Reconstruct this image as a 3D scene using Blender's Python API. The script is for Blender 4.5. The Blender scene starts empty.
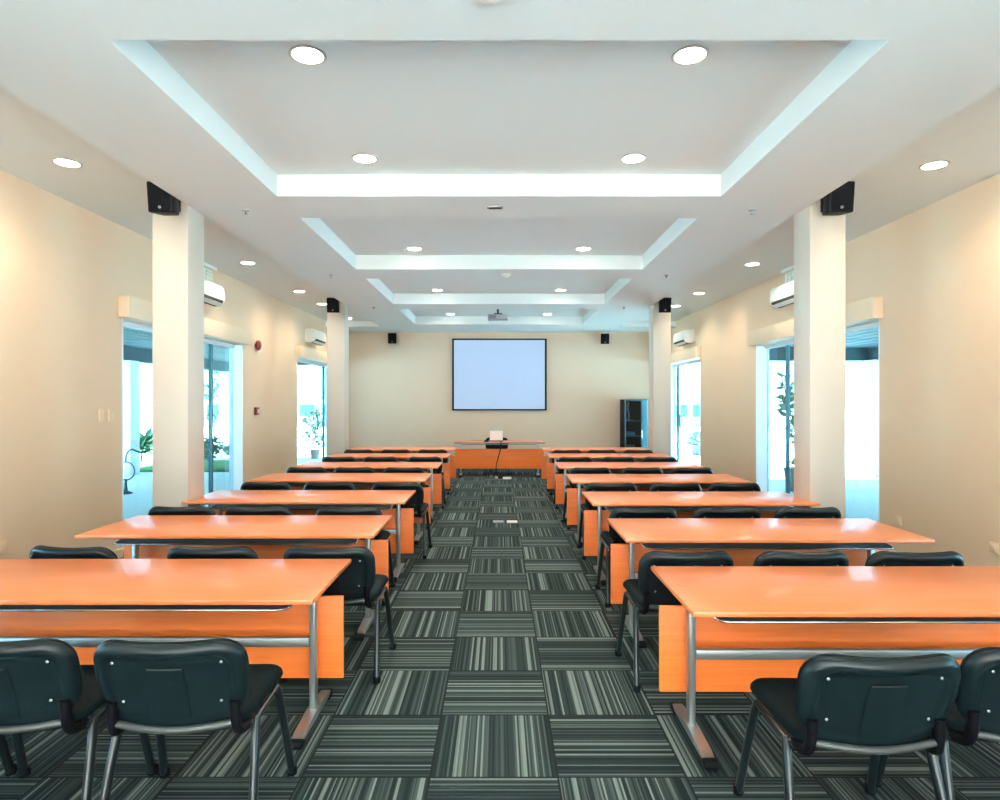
import bpy, bmesh, math, random
from mathutils import Vector, Matrix

SC = bpy.context.scene
COL = SC.collection
PI = math.pi
random.seed(4)

# ------------------------------------------------------------------ camera
EYE = 1.6
cam_data = bpy.data.cameras.new('camera')
cam_data.sensor_width = 36.0
cam_data.sensor_fit = 'HORIZONTAL'
cam_data.lens = 36.0 * 645 / 1000
cam_data.shift_x = 0.001
cam_data.shift_y = 0.002
cam_data.clip_start = 0.05
cam_data.clip_end = 500
cam = bpy.data.objects.new('camera', cam_data)
cam.location = (0, 0, EYE)
cam.rotation_euler = (PI / 2, 0, 0)
COL.objects.link(cam)
SC.camera = cam

# ------------------------------------------------------------------ sky, daylight, exposure
SKY = 3.0
world = bpy.data.worlds.new('overcast_sky')
world.use_nodes = True
bg = world.node_tree.nodes['Background']
bg.inputs['Color'].default_value = (0.90, 0.97, 1.0, 1)
bg.inputs['Strength'].default_value = SKY
SC.world = world
SC.view_settings.view_transform = 'Standard'
SC.view_settings.look = 'None'
SC.view_settings.gamma = 1
SC.view_settings.use_curve_mapping = False
SC.view_settings.exposure = 1.42
SC.cycles.use_denoising = True
SC.cycles.max_bounces = 10
SC.cycles.diffuse_bounces = 6
SC.cycles.transparent_max_bounces = 12
SC.cycles.sample_clamp_indirect = 6

LAMP_WATTS = 22.0
sun_d = bpy.data.lights.new('sun', 'SUN')
sun_d.energy = 46.0
sun_d.angle = math.radians(1.5)
sun_d.color = (1.0, 0.96, 0.90)
sun_o = bpy.data.objects.new('sun', sun_d)
sun_o.rotation_euler = (math.radians(-20), 0, 0)      # high sun beyond the end wall: lights the paving, never the room
sun_o.location = (0, 20, 30)
COL.objects.link(sun_o)


def portal(loc, rot, sx, sy):
    d = bpy.data.lights.new('daylight_portal', 'AREA')
    d.shape = 'RECTANGLE'
    d.size, d.size_y = sx, sy
    d.cycles.is_portal = True
    o = bpy.data.objects.new('daylight_portal', d)
    o.location = loc
    o.rotation_euler = rot
    COL.objects.link(o)


portal((0, -3.22, 1.6), (PI / 2, 0, 0), 7.0, 3.2)                    # glazed rear wall behind the camera
for y0, y1 in ((0.6, 3.9), (6.67, 9.83), (12.45, 15.3)):
    portal((-4.14, (y0 + y1) / 2, 1.24), (PI / 2, 0, -PI / 2), y1 - y0, 2.46)
for y0, y1 in ((0.6, 3.9), (6.74, 10.0), (12.74, 15.3)):
    portal((4.22, (y0 + y1) / 2, 1.24), (PI / 2, 0, PI / 2), y1 - y0, 2.46)

# ------------------------------------------------------------------ materials


def new_mat(name):
    m = bpy.data.materials.new(name)
    m.use_nodes = True
    return m, m.node_tree, m.node_tree.nodes['Principled BSDF']


def plain(name, color, rough=0.5, metal=0.0, spec=0.5, noise=0.0, scale=8.0, bump=0.0, emit=None, estr=0.0, coat=0.0):
    m, nt, b = new_mat(name)
    b.inputs['Base Color'].default_value = (*color, 1)
    b.inputs['Roughness'].default_value = rough
    b.inputs['Metallic'].default_value = metal
    b.inputs['Specular IOR Level'].default_value = spec
    b.inputs['Coat Weight'].default_value = coat
    b.inputs['Coat Roughness'].default_value = 0.15
    if noise or bump:
        tc = nt.nodes.new('ShaderNodeTexCoord')
        nz = nt.nodes.new('ShaderNodeTexNoise')
        nz.inputs['Scale'].default_value = scale
        nz.inputs['Detail'].default_value = 4
        nt.links.new(tc.outputs['Object'], nz.inputs['Vector'])
        if noise:
            mx = nt.nodes.new('ShaderNodeMix')
            mx.data_type = 'RGBA'
            mx.inputs[6].default_value = (*[c * (1 - noise) for c in color], 1)
            mx.inputs[7].default_value = (*[min(1, c * (1 + noise)) for c in color], 1)
            nt.links.new(nz.outputs['Fac'], mx.inputs[0])
            nt.links.new(mx.outputs[2], b.inputs['Base Color'])
        if bump:
            bp = nt.nodes.new('ShaderNodeBump')
            bp.inputs['Strength'].default_value = bump
            bp.inputs['Distance'].default_value = 0.002
            nt.links.new(nz.outputs['Fac'], bp.inputs['Height'])
            nt.links.new(bp.outputs['Normal'], b.inputs['Normal'])
    if emit:
        b.inputs['Emission Color'].default_value = (*emit, 1)
        b.inputs['Emission Strength'].default_value = estr
    return m


def wood(name, c1, c2, rough=0.3, coat=0.3):
    """Laminate with a fine grain running along the board's long (x) direction."""
    m, nt, b = new_mat(name)
    N, L = nt.nodes.new, nt.links.new
    tc = N('ShaderNodeTexCoord')
    mp = N('ShaderNodeMapping')
    mp.inputs['Scale'].default_value = (1.2, 26, 26)
    L(tc.outputs['Object'], mp.inputs['Vector'])
    nz = N('ShaderNodeTexNoise')
    nz.inputs['Scale'].default_value = 2.0
    nz.inputs['Detail'].default_value = 6
    nz.inputs['Distortion'].default_value = 0.6
    L(mp.outputs['Vector'], nz.inputs['Vector'])
    cr = N('ShaderNodeValToRGB')
    cr.color_ramp.elements[0].position = 0.3
    cr.color_ramp.elements[0].color = (*c1, 1)
    cr.color_ramp.elements[1].position = 0.7
    cr.color_ramp.elements[1].color = (*c2, 1)
    L(nz.outputs['Fac'], cr.inputs['Fac'])
    L(cr.outputs['Color'], b.inputs['Base Color'])
    b.inputs['Roughness'].default_value = rough
    b.inputs['Coat Weight'].default_value = coat
    b.inputs['Coat Roughness'].default_value = 0.12
    return m


def glass(name, tint):
    m = bpy.data.materials.new(name)
    m.use_nodes = True
    nt = m.node_tree
    nt.nodes.clear()
    N, L = nt.nodes.new, nt.links.new
    out = N('ShaderNodeOutputMaterial')
    mix = N('ShaderNodeMixShader')
    lw = N('ShaderNodeLayerWeight')
    lw.inputs['Blend'].default_value = 0.5
    pw = N('ShaderNodeMath'); pw.operation = 'POWER'; pw.inputs[1].default_value = 5.0
    fr = N('ShaderNodeMath'); fr.operation = 'MULTIPLY_ADD'; fr.inputs[1].default_value = 0.8; fr.inputs[2].default_value = 0.03
    L(lw.outputs['Facing'], pw.inputs[0])
    L(pw.outputs[0], fr.inputs[0])
    tr = N('ShaderNodeBsdfTransparent')
    tr.inputs['Color'].default_value = (*tint, 1)
    gl = N('ShaderNodeBsdfGlossy')
    gl.inputs['Roughness'].default_value = 0.02
    L(fr.outputs[0], mix.inputs[0])
    L(tr.outputs[0], mix.inputs[1])
    L(gl.outputs[0], mix.inputs[2])
    L(mix.outputs[0], out.inputs['Surface'])
    return m


TILE = 0.5467


def carpet():
    m, nt, b = new_mat('carpet_tiles')
    N, L = nt.nodes.new, nt.links.new

    def math_(op, a, c=None):
        n = N('ShaderNodeMath')
        n.operation = op
        for i, v in enumerate((a, c)):
            if v is None:
                continue
            if isinstance(v, (int, float)):
                n.inputs[i].default_value = v
            else:
                L(v, n.inputs[i])
        return n.outputs[0]

    tc = N('ShaderNodeTexCoord')
    sp = N('ShaderNodeSeparateXYZ')
    L(tc.outputs['Object'], sp.inputs[0])
    u = math_('DIVIDE', math_('ADD', sp.outputs[0], 0.295 + 40 * TILE), TILE)
    v = math_('DIVIDE', math_('ADD', sp.outputs[1], -2.75 + 40 * TILE), TILE)
    iu, iv = math_('FLOOR', u), math_('FLOOR', v)
    fu, fv = math_('FRACT', u), math_('FRACT', v)
    chk = math_('MODULO', math_('ADD', iu, iv), 2.0)             # 0: lines run along y
    s = N('ShaderNodeMix')
    s.data_type = 'FLOAT'
    L(chk, s.inputs[0])
    L(fu, s.inputs[2])
    L(fv, s.inputs[3])
    s = s.outputs[0]
    seed = math_('ADD', math_('MULTIPLY', iu, 17.13), math_('MULTIPLY', iv, 7.77))
    # irregular line pattern across the tile: three widths of stripe
    def stripes(count, off):
        w = N('ShaderNodeTexWhiteNoise')
        w.noise_dimensions = '2D'
        cv = N('ShaderNodeCombineXYZ')
        L(math_('FLOOR', math_('MULTIPLY', s, float(count))), cv.inputs[0])
        L(math_('ADD', seed, off), cv.inputs[1])
        L(cv.outputs[0], w.inputs['Vector'])
        return w.outputs['Value']
    a = stripes(64, 0.0)
    c = stripes(29, 91.0)
    val = math_('ADD', math_('MULTIPLY', a, 0.6), math_('MULTIPLY', c, 0.4))
    cr = N('ShaderNodeValToRGB')
    E = cr.color_ramp.elements
    E[0].position, E[0].color = 0.30, (0.017, 0.029, 0.030, 1)
    E[1].position, E[1].color = 0.84, (0.215, 0.265, 0.25, 1)
    e = E.new(0.56); e.color = (0.045, 0.068, 0.067, 1)
    e = E.new(0.69); e.color = (0.082, 0.112, 0.107, 1)
    L(val, cr.inputs['Fac'])
    # fibre speckle
    nz = N('ShaderNodeTexNoise')
    nz.inputs['Scale'].default_value = 420
    nz.inputs['Detail'].default_value = 2
    L(tc.outputs['Object'], nz.inputs['Vector'])
    sp2 = N('ShaderNodeMix'); sp2.data_type = 'RGBA'; sp2.blend_type = 'MULTIPLY'
    sp2.inputs[0].default_value = 1.0
    g = N('ShaderNodeMapRange')
    g.inputs[1].default_value = 0.3; g.inputs[2].default_value = 0.7
    g.inputs[3].default_value = 0.7; g.inputs[4].default_value = 1.25
    L(nz.outputs['Fac'], g.inputs[0])
    L(cr.outputs['Color'], sp2.inputs[6])
    L(g.outputs[0], sp2.inputs[7])
    # seams between tiles
    du = math_('MINIMUM', fu, math_('SUBTRACT', 1.0, fu))
    dv = math_('MINIMUM', fv, math_('SUBTRACT', 1.0, fv))
    seam = math_('LESS_THAN', math_('MINIMUM', du, dv), 0.008)
    mx = N('ShaderNodeMix'); mx.data_type = 'RGBA'
    L(seam, mx.inputs[0])
    L(sp2.outputs[2], mx.inputs[6])
    mx.inputs[7].default_value = (0.02, 0.022, 0.022, 1)
    L(mx.outputs[2], b.inputs['Base Color'])
    b.inputs['Roughness'].default_value = 0.85
    b.inputs['Specular IOR Level'].default_value = 0.08
    bp = N('ShaderNodeBump')
    bp.inputs['Strength'].default_value = 0.4
    bp.inputs['Distance'].default_value = 0.003
    L(val, bp.inputs['Height'])
    L(bp.outputs['Normal'], b.inputs['Normal'])
    return m


M = dict(
    carpet=carpet(),
    wall=plain('peach_wall_paint', (0.745, 0.545, 0.375), 0.6, noise=0.03, scale=1.5, bump=0.05),
    back_wall=plain('beige_wall_paint', (0.69, 0.505, 0.365), 0.6, noise=0.03, scale=1.5),
    ceiling=plain('ceiling_paint', (0.75, 0.80, 0.79), 0.7, noise=0.015, scale=1.0),
    column=plain('cream_column_paint', (0.57, 0.50, 0.42), 0.5, noise=0.02, scale=2),
    pelmet=plain('cream_pelmet_paint', (0.78, 0.60, 0.42), 0.5, noise=0.02, scale=3),
    white=plain('white_plastic', (0.82, 0.80, 0.75), 0.35, noise=0.02, scale=5),
    top=wood('orange_laminate_top', (0.78, 0.195, 0.055), (0.84, 0.24, 0.078), 0.3, 0.12),
    panel=wood('orange_laminate_panel', (0.93, 0.185, 0.022), (0.99, 0.235, 0.037), 0.5, 0.0),
    steel=plain('silver_painted_steel', (0.42, 0.45, 0.45), 0.32, 0.75, noise=0.05, scale=20),
    chrome=plain('chrome_wire', (0.75, 0.76, 0.76), 0.15, 1.0, noise=0.02, scale=30),
    shelf=plain('grey_steel_mesh', (0.16, 0.19, 0.20), 0.35, 0.6, noise=0.15, scale=60),
    rubber=plain('black_rubber', (0.006, 0.009, 0.010), 0.6, spec=0.15, noise=0.1, scale=30),
    vinyl=plain('black_vinyl', (0.003, 0.009, 0.011), 0.55, spec=0.09, noise=0.15, scale=40, bump=0.15),
    shell=plain('black_plastic_shell', (0.004, 0.011, 0.014), 0.34, spec=0.42, noise=0.1, scale=30, bump=0.05),
    frame=plain('black_enamelled_tube', (0.008, 0.014, 0.016), 0.28, 0.0, spec=0.5, noise=0.1, scale=30, coat=0.4),
    bright=plain('glossy_white_plastic', (0.93, 0.94, 0.95), 0.25, noise=0.01, scale=5),
    grey_tube=plain('grey_enamelled_tube', (0.07, 0.08, 0.08), 0.3, 0.2, noise=0.1, scale=30),
    black=plain('black_cabinet_plastic', (0.004, 0.004, 0.006), 0.5, spec=0.12, noise=0.1, scale=30),
    darkgrille=plain('dark_grille', (0.006, 0.006, 0.008), 0.8, spec=0.1, noise=0.3, scale=120),
    lamp=plain('lamp_diffuser', (0.9, 0.9, 0.85), 0.4, noise=0.01, emit=(1.0, 0.93, 0.80), estr=14),
    trim=plain('lamp_trim', (0.55, 0.53, 0.50), 0.3, 0.4, noise=0.03, scale=40),
    alu=plain('dark_teal_aluminium', (0.05, 0.13, 0.15), 0.35, 0.5, noise=0.05, scale=20),
    glass=glass('tinted_teal_glass', (0.48, 0.69, 0.78)),
    doorwhite=plain('daylit_door_white', (0.80, 0.84, 0.86), 0.45, noise=0.02, scale=4),  # bluish white carries the daylight on the door reveals
    clear=glass('clear_glass', (0.97, 0.97, 0.95)),
    rackglass=plain('dark_blue_rack_glass', (0.01, 0.035, 0.045), 0.06, spec=0.9, noise=0.05, scale=5),
    red=plain('red_plastic', (0.20, 0.012, 0.010), 0.3, noise=0.05, scale=30),
    darkred=plain('dark_red_plastic', (0.16, 0.02, 0.018), 0.4, noise=0.05, scale=30),
    screen=plain('lit_projection_screen', (0.18, 0.23, 0.33), 0.8, noise=0.01, emit=(0.60, 0.77, 1.0), estr=0.19),
    palegreen=plain('pale_green_sign_face', (0.62, 0.72, 0.60), 0.3, noise=0.03, scale=10),
    grey=plain('grey_metal', (0.30, 0.31, 0.32), 0.4, 0.4, noise=0.05, scale=20),
    dark=plain('dark_slot', (0.02, 0.02, 0.02), 0.6, noise=0.1, scale=20),
    paving=plain('pale_paving', (0.78, 0.82, 0.84), 0.7, noise=0.06, scale=0.8),
    render=plain('white_render', (0.86, 0.88, 0.90), 0.7, noise=0.03, scale=1),
    canopy=plain('grey_green_canopy_boards', (0.018, 0.045, 0.048), 0.7, spec=0.1, noise=0.08, scale=3),
    grass=plain('lawn_grass', (0.10, 0.26, 0.10), 0.9, noise=0.3, scale=25, bump=0.5),
    leaf=plain('dark_green_leaf', (0.06, 0.16, 0.09), 0.5, noise=0.3, scale=6),
    leaf2=plain('grey_green_leaf', (0.12, 0.26, 0.17), 0.5, noise=0.3, scale=6),
    bark=plain('grey_bark', (0.14, 0.12, 0.10), 0.9, noise=0.3, scale=15),
    pot=plain('grey_clay_pot', (0.20, 0.20, 0.21), 0.7, noise=0.1, scale=10),
    blueglass=plain('blue_window_glass', (0.07, 0.25, 0.34), 0.1, noise=0.05, scale=2),
)

# ------------------------------------------------------------------ mesh helpers


def box(bm, x0, x1, y0, y1, z0, z1, bevel=0.0, seg=2, mat=None):
    vs = [bm.verts.new((x, y, z)) for z in (z0, z1) for y in (y0, y1) for x in (x0, x1)]
    fs = [bm.faces.new([vs[i] for i in f]) for f in
          ((0, 2, 3, 1), (4, 5, 7, 6), (0, 1, 5, 4), (2, 6, 7, 3), (0, 4, 6, 2), (1, 3, 7, 5))]
    if bevel:
        es = {e for f in fs for e in f.edges}
        bmesh.ops.bevel(bm, geom=list(es), offset=bevel, segments=seg, profile=0.5, affect='EDGES')
    if mat is not None:
        for f in fs:
            if f.is_valid:
                f.material_index = mat


def tube(bm, pts, r, n=10, r2=None, cap=True, closed=False, rx=1.0):
    """Sweep a circle (r to r2) along a polyline; rx squashes it sideways."""
    P = [Vector(p) for p in pts]
    k = len(P)
    rings = []
    ref = None
    for i, p in enumerate(P):
        if closed:
            t = (P[(i + 1) % k] - P[i - 1]).normalized()
        else:
            t = (P[min(i + 1, k - 1)] - P[max(i - 1, 0)]).normalized()
        if ref is None:
            ref = Vector((1, 0, 0)) if abs(t.x) < 0.9 else Vector((0, 0, 1))
        a = (ref - t * ref.dot(t)).normalized()
        ref = a
        c = t.cross(a)
        rr = r if r2 is None else r + (r2 - r) * i / max(1, k - 1)
        rings.append([bm.verts.new(p + a * math.cos(2 * PI * j / n) * rr * rx + c * math.sin(2 * PI * j / n) * rr) for j in range(n)])
    m = k if closed else k - 1
    for i in range(m):
        A, B = rings[i], rings[(i + 1) % k]
        for j in range(n):
            bm.faces.new((A[j], A[(j + 1) % n], B[(j + 1) % n], B[j]))
    if cap and not closed:
        bm.faces.new(list(reversed(rings[0])))
        bm.faces.new(rings[-1])


def smooth_path(pts, n=6):
    """Catmull-Rom through the points."""
    P = [Vector(p) for p in pts]
    P = [P[0] * 2 - P[1]] + P + [P[-1] * 2 - P[-2]]
    out = []
    for i in range(1, len(P) - 2):
        p0, p1, p2, p3 = P[i - 1:i + 3]
        for j in range(n):
            t = j / n
            out.append(0.5 * ((2 * p1) + (p2 - p0) * t + (2 * p0 - 5 * p1 + 4 * p2 - p3) * t * t + (3 * p1 - p0 - 3 * p2 + p3) * t ** 3))
    out.append(P[-2])
    return out


def lathe(bm, prof, n=24, at=(0, 0, 0), axis='z'):
    rings = []
    c = Vector(at)
    for r, h in prof:
        ring = []
        for j in range(n):
            a = 2 * PI * j / n
            v = (r * math.cos(a), r * math.sin(a), h)
            if axis == 'y':
                v = (v[0], v[2], v[1])
            if axis == 'x':
                v = (v[2], v[0], v[1])
            ring.append(bm.verts.new(c + Vector(v)))
        rings.append(ring)
    for A, B in zip(rings, rings[1:]):
        for j in range(n):
            bm.faces.new((A[j], A[(j + 1) % n], B[(j + 1) % n], B[j]))
    bm.faces.new(list(reversed(rings[0])))
    bm.faces.new(rings[-1])


def prism(bm, poly, a0, a1, axis='y', bevel=0.0):
    """Extrude a polygon given in the two other axes along AXIS."""
    def p3(u, v, a):
        return {'y': (u, a, v), 'x': (a, u, v), 'z': (u, v, a)}[axis]
    A = [bm.verts.new(p3(u, v, a0)) for u, v in poly]
    B = [bm.verts.new(p3(u, v, a1)) for u, v in poly]
    n = len(poly)
    fs = [bm.faces.new(A), bm.faces.new(list(reversed(B)))]
    for i in range(n):
        fs.append(bm.faces.new((A[i], B[i], B[(i + 1) % n], A[(i + 1) % n])))
    if bevel:
        es = {e for f in fs for e in f.edges}
        bmesh.ops.bevel(bm, geom=list(es), offset=bevel, segments=2, profile=0.5, affect='EDGES')


def rounded_rect(w, h, r, nc=6, ne=8):
    r = max(min(r, w / 2 - 1e-4, h / 2 - 1e-4), 1e-4)
    pts = []
    cx, cy = w / 2 - r, h / 2 - r
    corners = [(cx, -cy, -PI / 2), (cx, cy, 0), (-cx, cy, PI / 2), (-cx, -cy, PI)]
    for i, (x, y, a0) in enumerate(corners):
        for j in range(nc + 1):
            a = a0 + PI / 2 * j / nc
            pts.append((x + r * math.cos(a), y + r * math.sin(a)))
        nx, ny, na = corners[(i + 1) % 4]
        p = pts[-1]
        q = (nx + r * math.cos(na), ny + r * math.sin(na))
        for j in range(1, ne):
            t = j / ne
            pts.append((p[0] + (q[0] - p[0]) * t, p[1] + (q[1] - p[1]) * t))
    return pts


def ring_sheet(bm, w, h, r, prof, fn, flip=False, nc=6, ne=8):
    """Closed dish: rounded-rectangle rings inset by prof's t and pushed by its depth, mapped by fn(u, v, depth)."""
    rings = []
    for t, d in prof:
        rings.append([bm.verts.new(fn(u, v, d)) for u, v in rounded_rect(w - 2 * t, h - 2 * t, r - t * 0.8, nc, ne)])
    n = len(rings[0])
    for A, B in zip(rings, rings[1:]):
        for j in range(n):
            f = (A[j], A[(j + 1) % n], B[(j + 1) % n], B[j])
            bm.faces.new(tuple(reversed(f)) if flip else f)
    R = rings[-1]
    bm.faces.new(list(reversed(R)) if flip else R)


def obj(name, bm, mat, parent=None, smooth=True, angle=35, loc=None, rot=None):
    me = bpy.data.meshes.new(name)
    bmesh.ops.recalc_face_normals(bm, faces=bm.faces[:])
    if smooth:
        for f in bm.faces:
            f.smooth = True
        for e in bm.edges:
            if len(e.link_faces) == 2 and e.calc_face_angle(0) > math.radians(angle):
                e.smooth = False
    bm.to_mesh(me)
    bm.free()
    for m in (mat if isinstance(mat, (list, tuple)) else [mat]):
        me.materials.append(m)
    o = bpy.data.objects.new(name, me)
    COL.objects.link(o)
    if parent:
        o.parent = parent
    if loc:
        o.location = loc
    if rot:
        o.rotation_euler = rot
    return o


def tag(o, label, cat, group=None, kind=None):
    o['label'] = label
    o['category'] = cat
    if group:
        o['group'] = group
    if kind:
        o['kind'] = kind
    return o


def thing(name, label, cat, loc=(0, 0, 0), rotz=0.0, group=None, kind=None):
    o = bpy.data.objects.new(name, None)
    o.empty_display_size = 0.1
    COL.objects.link(o)
    o.location = loc
    o.rotation_euler = (0, 0, rotz)
    return tag(o, label, cat, group, kind)


def dup(root, loc, rotz, label, group=None):
    r = root.copy()
    COL.objects.link(r)
    r.location = loc
    r.rotation_euler = (0, 0, rotz)
    r['label'] = label
    if group:
        r['group'] = group
    for ch in list(root.children):
        c = ch.copy()
        COL.objects.link(c)
        c.parent = r
        for g in list(ch.children):
            d = g.copy()
            COL.objects.link(d)
            d.parent = c
    return r


B = bmesh.new

# ------------------------------------------------------------------ room shell
XL, XR, YB, YF = -3.90, 3.98, 15.66, -3.0
ZS, ZB, ZT = 3.30, 3.42, 3.48      # soffit, side bays, tray tops
HEAD = 2.47
LEFT_OPEN = [(0.6, 3.9), (6.67, 9.83), (12.45, 15.3)]
RIGHT_OPEN = [(0.6, 3.9), (6.74, 10.0), (12.74, 15.3)]

bm = B(); box(bm, XL - 0.2, XR + 0.2, YF - 0.2, YB + 0.2, -0.12, 0)
tag(obj('floor', bm, M['carpet'], smooth=False), 'grey striped carpet tiles laid in a checkerboard', 'floor', kind='structure')


def side_wall(name, xa, xb, opens, label):
    bm = B()
    y = YF - 0.2
    for y0, y1 in opens:
        box(bm, xa, xb, y, y0, 0, 3.6)
        box(bm, xa, xb, y0, y1, HEAD, 3.6)
        y = y1
    box(bm, xa, xb, y, YB + 0.2, 0, 3.6)
    tag(obj(name, bm, M['wall'], smooth=False), label, 'wall', kind='structure')


side_wall('wall_left', XL - 0.2, XL, LEFT_OPEN, 'peach painted wall on the left with tall glazed openings')
side_wall('wall_right', XR, XR + 0.2, RIGHT_OPEN, 'peach painted wall on the right with tall glazed openings')
bm = B(); box(bm, XL, XR, YB, YB + 0.2, 0, 3.6)
tag(obj('wall_back', bm, M['back_wall'], smooth=False), 'beige end wall carrying the projection screen', 'wall', kind='structure')
bm = B()
box(bm, XL, -3.5, YF - 0.2, YF, 0, 3.6); box(bm, 3.5, XR, YF - 0.2, YF, 0, 3.6)
box(bm, -3.5, 3.5, YF - 0.2, YF, 3.2, 3.6)
tag(obj('wall_front', bm, M['wall'], smooth=False), 'wall behind the camera around a wide glazed opening', 'wall', kind='structure')
bm = B(); box(bm, -3.5, 3.5, YF - 0.11, YF - 0.10, 0.0, 3.2)
w = obj('window_1', bm, M['clear'], smooth=False)
tag(w, 'wide glazed opening in the wall behind the camera', 'window', kind='structure')
bm = B()
for x in (-3.5, -1.75, 0, 1.75, 3.5):
    box(bm, x - 0.03, x + 0.03, YF - 0.14, YF - 0.06, 0, 3.2)
obj('window_frame', bm, M['alu'], w, smooth=False)

# ceiling: soffit grid with four recessed trays, higher side bays, lower strip at the far end
bm = B()
TW = 1.835
trays = [(3.03 + 2.93 * k, 5.33 + 2.93 * k) for k in range(4)]
SX = 2.69
y = YF
for y0, y1 in trays:
    box(bm, -SX, SX, y, y0, ZS, 3.6)
    box(bm, -SX, -TW, y0, y1, ZS, 3.6)
    box(bm, TW, SX, y0, y1, ZS, 3.6)
    box(bm, -TW, TW, y0, y1, ZT, 3.6)
    y = y1
box(bm, -SX, SX, y, YB, ZS, 3.6)
for xa, xb in ((XL, -SX), (SX, XR)):
    box(bm, xa, xb, YF, 14.5, ZB, 3.6)
    box(bm, xa, xb, 14.5, YB, ZS, 3.6)
tag(obj('ceiling', bm, M['ceiling'], smooth=False), 'white ceiling with four recessed rectangular trays', 'ceiling', kind='structure')

# skirting
def skirt(name, boxes, label):
    bm = B()
    for b in boxes:
        box(bm, *b, 0.0, 0.09)
    tag(obj(name, bm, M['pelmet'], smooth=False), label, 'baseboard', kind='structure')
skirt('baseboard_back', [(XL + 0.012, XR - 0.012, YB - 0.012, YB)], 'low cream skirting along the end wall')
skirt('baseboard_left', [(XL, XL + 0.012, a, b) for a, b in ((YF, 0.6), (3.9, 6.67), (9.83, 12.45), (15.3, YB))], 'low cream skirting along the left wall')
skirt('baseboard_right', [(XR - 0.012, XR, a, b) for a, b in ((YF, 0.6), (3.9, 6.74), (10.0, 12.74), (15.3, YB))], 'low cream skirting along the right wall')

# pillars
for i, (side, y0, lab) in enumerate((
        (-1, 5.58, 'nearer cream square pillar on the left, beside the tables'),
        (1, 5.58, 'nearer cream square pillar on the right, beside the tables'),
        (-1, 11.25, 'farther cream square pillar on the left, near the end wall'),
        (1, 11.25, 'farther cream square pillar on the right, near the end wall'))):
    bm = B()
    xa, xb = sorted((side * 2.69, side * 3.00))
    box(bm, xa, xb, y0, y0 + 0.31, 0, ZB, bevel=0.006)
    tag(obj('column', bm, M['column']), lab, 'pillar', 'square pillars along the room', kind='structure')

# glazed sliding doors and the pelmets over them


def sliding_door(name, xin, s, y0, y1, ymid, label, handle=None):
    """xin: inner wall plane, s: outward direction (+1/-1)."""
    d = thing(name, label, 'glass door', (xin, (y0 + y1) / 2, 0), kind='structure')
    yc = (y0 + y1) / 2
    xo = s * 0.15                                   # frame plane, local
    bm = B()
    fr = 0.025
    xa, xb = sorted((0.0, s * 0.2))
    for ya in (y0, y1 - fr):
        box(bm, xa, xb, ya - yc, ya + fr - yc, 0, HEAD)  # full-depth jamb lining added; its white stands in for daylight on the reveal
    box(bm, xo - 0.03, xo + 0.03, y0 + fr - yc, y1 - fr - yc, HEAD - 0.025, HEAD)
    box(bm, xo - 0.03, xo + 0.03, y0 + fr - yc, y1 - fr - yc, 0, 0.02)
    obj('door_frame', bm, M['doorwhite'], d, smooth=False)
    for k, (a, b, off) in enumerate(((y0 + fr, ymid, -0.014), (ymid - 0.03, y1 - fr, 0.014))):
        st = 0.03
        X0, X1 = xo + off - 0.011, xo + off + 0.011
        m0, m1 = (b - st, b) if k == 0 else (a, a + st)       # the stile where the two leaves meet
        bm = B()
        box(bm, X0, X1, a - yc, b - yc, HEAD - 0.055, HEAD - 0.025)
        box(bm, X0, X1, a - yc, b - yc, 0.02, 0.07)
        leaf = obj('door_leaf', bm, M['doorwhite'], d, smooth=False)
        bm = B()
        box(bm, X0, X1, m0 - yc, m1 - yc, 0.07, HEAD - 0.055)
        obj('meeting_stile', bm, M['alu'], leaf, smooth=False)
        bm = B()
        box(bm, xo + off - 0.003, xo + off + 0.003, (a if k == 0 else a + st) - yc, (b - st if k == 0 else b) - yc, 0.07, HEAD - 0.055)
        obj('glass_pane', bm, M['glass'], leaf, smooth=False)
    if handle:
        bm = B()
        hx = xo - s * 0.06
        for z in (1.02, 1.28):
            tube(bm, [(xo - s * 0.01, handle - yc, z), (hx, handle - yc, z)], 0.012, 8)
        tube(bm, [(hx, handle - yc, 0.98), (hx, handle - yc, 1.32)], 0.016, 10)
        obj('door_handle', bm, M['frame'], d)
    return d


sliding_door('door_1', XL, -1, 0.6, 3.9, 2.2, 'teal glass sliding door on the left beside the camera')
sliding_door('door_2', XL, -1, 6.67, 9.83, 9.08, 'teal glass sliding door behind the nearer left pillar')
sliding_door('door_3', XL, -1, 12.45, 15.3, 14.9, 'glass sliding door behind the farther left pillar', 14.2)
sliding_door('door_4', XR, 1, 0.6, 3.9, 2.2, 'teal glass sliding door on the right beside the camera')
sliding_door('door_5', XR, 1, 6.74, 10.0, 9.24, 'teal glass sliding door behind the nearer right pillar')
sliding_door('door_6', XR, 1, 12.74, 15.3, 14.9, 'glass sliding door behind the farther right pillar', 14.5)

for n, (xw, s, y0, y1, lab) in enumerate((
        (XL, 1, 0.5, 4.0, 'cream blind box above the left sliding door beside the camera'),
        (XL, 1, 6.60, 9.90, 'cream blind box above the sliding door at the nearer left pillar'),
        (XL, 1, 12.40, 15.35, 'cream blind box above the sliding door at the farther left pillar'),
        (XR, -1, 0.5, 4.0, 'cream blind box above the right sliding door beside the camera'),
        (XR, -1, 6.68, 10.06, 'cream blind box above the sliding door at the nearer right pillar'),
        (XR, -1, 12.68, 15.35, 'cream blind box above the sliding door at the farther right pillar'))):
    bm = B()
    xa, xb = sorted((xw, xw + s * 0.11))
    box(bm, xa, xb, y0, y1, HEAD, HEAD + 0.22, bevel=0.004)
    tag(obj('trim_%d' % (n + 1), bm, M['pelmet']), lab, 'pelmet', 'blind boxes over the doors', kind='structure')

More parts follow.
